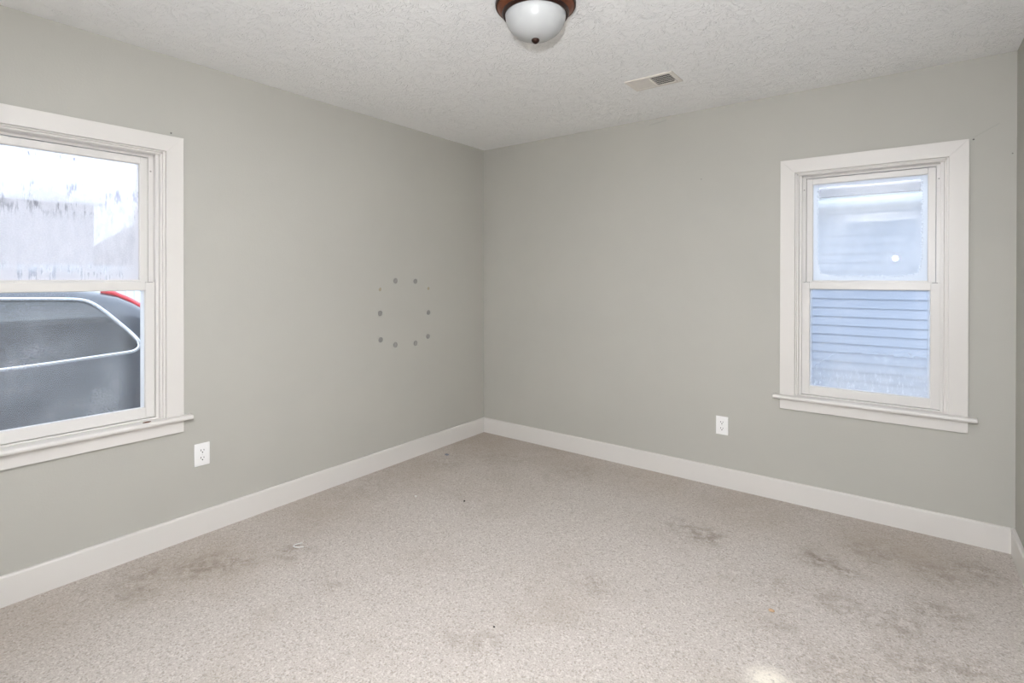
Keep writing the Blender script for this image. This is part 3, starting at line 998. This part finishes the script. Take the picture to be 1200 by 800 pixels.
bm = bmesh.new()
stations = [0, 0.02, 0.05, 0.1, 0.15, 0.2, 0.28, 0.36, 0.45, 0.53, 0.62, 0.75, 0.9, 1.1, 1.4, 1.8, 2.2, 2.5, 2.7, 2.85, 3.0, 3.15, 3.3, 3.45, 3.6, 3.8, 4.0, 4.2, 4.35, 4.48, 4.56, 4.62]
rings = []
fr = [0, .04, .1, .18, .27, .37, .47, .56, .64, .71, .77, .83, .88, .92, .95, .97, .985, .994, 1.0]
for s in stations:
    zb, zt = zbot(s), ztop(s)
    half = []
    for f in fr:
        z = zb + (zt - zb) * f
        w = wside(s, z)
        if f == 0: w *= 0.94
        half.append((w, z))
    half[-1] = (0.0, zt)
    ring = [bm.verts.new(carpt(s, w, z)) for w, z in half]
    ring += [bm.verts.new(carpt(s, -w, z)) for w, z in half[-2::-1]]
    rings.append(ring)
for A, B in zip(rings, rings[1:]):
    n = len(A)
    for k in range(n):
        bm.faces.new((A[k], A[(k + 1) % n], B[(k + 1) % n], B[k]))
bm.faces.new(rings[0]); bm.faces.new(rings[-1])
body = obj('car_body', bm, M_carpaint, car, smooth=radians(50))

def patch(outline_fn, side, off, n_u=40, n_v=10):
    """strip between lower and upper curves in (s,z), laid on the car side and given thickness"""
    bm = bmesh.new()
    g = []
    for i in range(n_u + 1):
        s, z0, z1 = outline_fn(i / n_u)
        row = []
        for k in range(n_v + 1):
            z = z0 + (z1 - z0) * k / n_v
            row.append((s, z))
        g.append(row)
    fr_ = [[bm.verts.new(carpt(s, side * (wside(s, z) + off), z)) for s, z in row] for row in g]
    bk = [[bm.verts.new(carpt(s, side * (wside(s, z) - 0.02), z)) for s, z in row] for row in g]
    for i in range(n_u):
        for k in range(n_v):
            bm.faces.new((fr_[i][k], fr_[i + 1][k], fr_[i + 1][k + 1], fr_[i][k + 1]))
            bm.faces.new((bk[i][k], bk[i][k + 1], bk[i + 1][k + 1], bk[i + 1][k]))
    edge = [(i, 0) for i in range(n_u)] + [(n_u, k) for k in range(n_v)] + [(i, n_v) for i in range(n_u, 0, -1)] + [(0, k) for k in range(n_v, 0, -1)]
    for (a, b), (c, d) in zip(edge, edge[1:] + edge[:1]):
        try: bm.faces.new((fr_[a][b], bk[a][b], bk[c][d], fr_[c][d]))
        except ValueError: pass
    bmesh.ops.remove_doubles(bm, verts=bm.verts, dist=1e-5)
    return bm

# side glass outline as (y world, z world) along the rear end, then forward to the A pillar
REAR = [(-2.13, 0.787), (-2.085, 0.795), (-2.055, 0.815), (-2.048, 0.845), (-2.065, 0.885), (-2.11, 0.945), (-2.165, 1.010), (-2.225, 1.080), (-2.275, 1.130), (-2.32, 1.160), (-2.37, 1.173), (-2.43, 1.178)]
def to_sz(p): return (CY_REAR - p[0], p[1] - GZ)
REAR_SZ = [to_sz(p) for p in REAR]
FRONT_SZ = [(2.6, 1.60), (2.85, 1.50), (3.05, 1.36), (3.15, 1.23), (3.1, 1.195)]
def z_belt(s): return lerp_tab([(0.62, 1.237), (1.3, 1.200), (3.2, 1.185)], max(0.62, s))
LOWER = [(s, z_belt(s)) for s in (0.8, 1.1, 1.5, 2.0, 2.5, 2.9)][::-1]
UPPER = [(1.1, 1.635), (1.5, 1.645), (2.0, 1.645), (2.3, 1.635)]
loop = REAR_SZ + UPPER + FRONT_SZ + LOWER
def seg_z(s, pts):
    zs = []
    for (a, za), (b, zb) in zip(pts, pts[1:] + pts[:1]):
        if min(a, b) <= s <= max(a, b) and abs(a - b) > 1e-9:
            zs.append(za + (zb - za) * (s - a) / (b - a))
    return (min(zs), max(zs)) if zs else (1.3, 1.3)
s_lo, s_hi = min(p[0] for p in loop), max(p[0] for p in loop)
def glass_outline(t, a=s_lo, b=s_hi):
    e = 0.5 - 0.5 * cos(pi * t)
    s = a + (b - a) * (0.02 * 0 + e)
    z0, z1 = seg_z(min(max(s, s_lo + 1e-4), s_hi - 1e-4), loop)
    return s, z0, z1
def densify(pts, k=6):
    out = []
    n = len(pts)
    for i in range(n):
        p0, p1, p2, p3 = pts[i - 1], pts[i], pts[(i + 1) % n], pts[(i + 2) % n]
        for j in range(k):
            t = j / k
            out.append(tuple(0.5 * ((2 * p1[c]) + (-p0[c] + p2[c]) * t + (2 * p0[c] - 5 * p1[c] + 4 * p2[c] - p3[c]) * t * t + (-p0[c] + 3 * p1[c] - 3 * p2[c] + p3[c]) * t ** 3) for c in (0, 1)))
    return out
for side in (1, -1):
    obj('side_window', patch(glass_outline, side, 0.004, 60, 12), M_carglass, car, smooth=radians(40))
    bm = bmesh.new()
    pts = [carpt(s, side * (wside(s, z) + 0.006), z) for s, z in densify(loop)]
    tube(bm, pts, 0.0145, 10, closed=True)
    tag(obj('window_trim', bm, M_chrome, car, smooth=True), 'bright metal window surround')
    for sp in (1.42, 2.25):          # door pillars
        z0, z1 = seg_z(sp, loop)
        def pil(t, sp=sp, z0=z0, z1=z1): return sp + (t - 0.5) * 0.07, z0, z1
        obj('door_pillar', patch(pil, side, 0.007, 4, 12), simple('black_pillar', (0.015, 0.015, 0.016), 0.4) if 'black_pillar' not in bpy.data.materials else bpy.data.materials['black_pillar'], car, smooth=radians(40))
    # tail lamp running down the rear pillar
    bm = bmesh.new()
    pts = []
    for s in (0.70, 0.62, 0.54, 0.46, 0.38, 0.30, 0.22, 0.14, 0.08):
        z = ztop(s) - 0.035
        pts.append(carpt(s, side * (wside(s, z) - 0.004), z))
    tube(bm, pts, (0.045, 0.026), 10)
    tag(obj('tail_lamp', bm, M_red, car, smooth=True), 'red tail lamp strip')
    for hz, s0, s1 in ((1.05, 1.50, 1.72), (1.03, 2.45, 2.67)):
        bm = bmesh.new()
        pts = [carpt(s, side * (wside(s, hz) + (0.03 if 0 < i < 4 else 0.0)), hz) for i, s in enumerate([s0, s0 + .03, (s0 + s1) / 2, s1 - .03, s1])]
        tube(bm, pts, 0.012, 8)
        obj('door_handle', bm, M_carpaint, car, smooth=True)
    # lower moulding
    bm = bmesh.new()
    pts = [carpt(s, side * (wside(s, 0.78) + 0.004), 0.78) for s in [0.1 + 0.1 * k for k in range(0, 42)]]
    tube(bm, pts, (0.006, 0.02), 8)
    obj('side_moulding', bm, M_tire, car, smooth=True)
    def head(t): return 4.25 + 0.28 * t, 0.74, 0.74 + 0.16 * (1 - 0.4 * t)
    obj('headlamp', patch(head, side, 0.006, 8, 6), M_rim, car, smooth=radians(40))
    for s in (0.85, 3.72):
        wb = bmesh.new()
        lathe(wb, [(0.20, -0.10), (0.31, -0.11), (0.345, -0.09), (0.355, -0.03), (0.355, 0.03), (0.345, 0.09), (0.31, 0.11), (0.20, 0.10)], 40, (0, 0, 0), axis=0)
        wheel = obj('wheel', wb, M_tire, car, smooth=radians(40), loc=carpt(s, side * 0.83, 0.355))
        rb = bmesh.new()
        sg = side
        lathe(rb, [(0.225, 0.104 * sg), (0.225, 0.114 * sg), (0.20, 0.116 * sg), (0.19, 0.106 * sg), (0.06, 0.108 * sg), (0.05, 0.120 * sg), (0.01, 0.122 * sg)], 40, axis=0)
        for k in range(5):
            a = 2 * pi * k / 5
            tube(rb, [(0.113 * sg, 0.04 * cos(a), 0.04 * sin(a)), (0.118 * sg, 0.20 * cos(a), 0.20 * sin(a))], (0.03, 0.01), 8)
        obj('rim', rb, M_rim, wheel, smooth=radians(40))
# windscreen and rear window laid on the top surface
def ztopw(s, w):
    lo, hi = zbot(s) + 0.3, ztop(s)
    for _ in range(40):
        mid = (lo + hi) / 2
        if wside(s, mid) > abs(w): lo = mid
        else: hi = mid
    return lo
for nm, s0, s1, wd in (('windscreen', 2.95, 3.42, 0.62), ('rear_window', 0.16, 0.50, 0.56)):
    bm = bmesh.new()
    nu, nv = 10, 16
    fr_ = [[bm.verts.new(carpt(s0 + (s1 - s0) * i / nu, -wd + 2 * wd * k / nv, ztopw(s0 + (s1 - s0) * i / nu, -wd + 2 * wd * k / nv) + 0.008)) for k in range(nv + 1)] for i in range(nu + 1)]
    for i in range(nu):
        for k in range(nv):
            bm.faces.new((fr_[i][k], fr_[i + 1][k], fr_[i + 1][k + 1], fr_[i][k + 1]))
    r = bmesh.ops.solidify(bm, geom=bm.faces[:], thickness=0.01)
    obj(nm, bm, M_carglass, car, smooth=radians(50))

# ------------------------------------------------------------------ small things last
nail((0.0, -2.4315, 2.056), 0, 'small dark nail above the right corner of the left window casing')
nail((3.205, 0.0, 2.035), 1, 'small dark nail at the upper right corner of the back window casing')
nail((3.348, 0.0, 1.945), 1, 'small dark nail in the back wall close to the right-hand corner', 0.003)
nail((1.86, 0.0, 1.985), 1, 'small nail in the blank middle of the back wall', 0.003)
crumb('carpet_crumb', (2.508, -1.194, 0.0), (0.012, 0.009, 0.004), M_orange, 'orange-tan crumb on the carpet below the back window', 'crumb', 1)
crumb('lint_ball', (0.548, -1.299, 0.0), (0.006, 0.006, 0.005), M_lint, 'tiny white lint ball on the carpet near the dot-marked wall', 'lint', 2)
crumb('lint_tuft', (0.174, -0.640, 0.0), (0.018, 0.012, 0.005), M_slate, 'slate blue lint tuft on the carpet close to the far left baseboard', 'lint', 3)
crumb('dark_speck', (1.680, -1.942, 0.0), (0.004, 0.0035, 0.003), M_crumb, 'dark speck on the carpet at front centre of the room', 'speck', 4, 'dark specks on the carpet')
crumb('paint_chip', (0.028, -2.545, STOOL_T), (0.004, 0.017, 0.003), M_brown, 'rust-brown chip lying on the left window sill', 'paint chip', 5)
crumb('dark_speck', (0.83, -1.17, 0.0), (0.005, 0.006, 0.004), M_crumb, 'dark speck on the carpet, farther back toward the room corner', 'speck', 6, 'dark specks on the carpet')
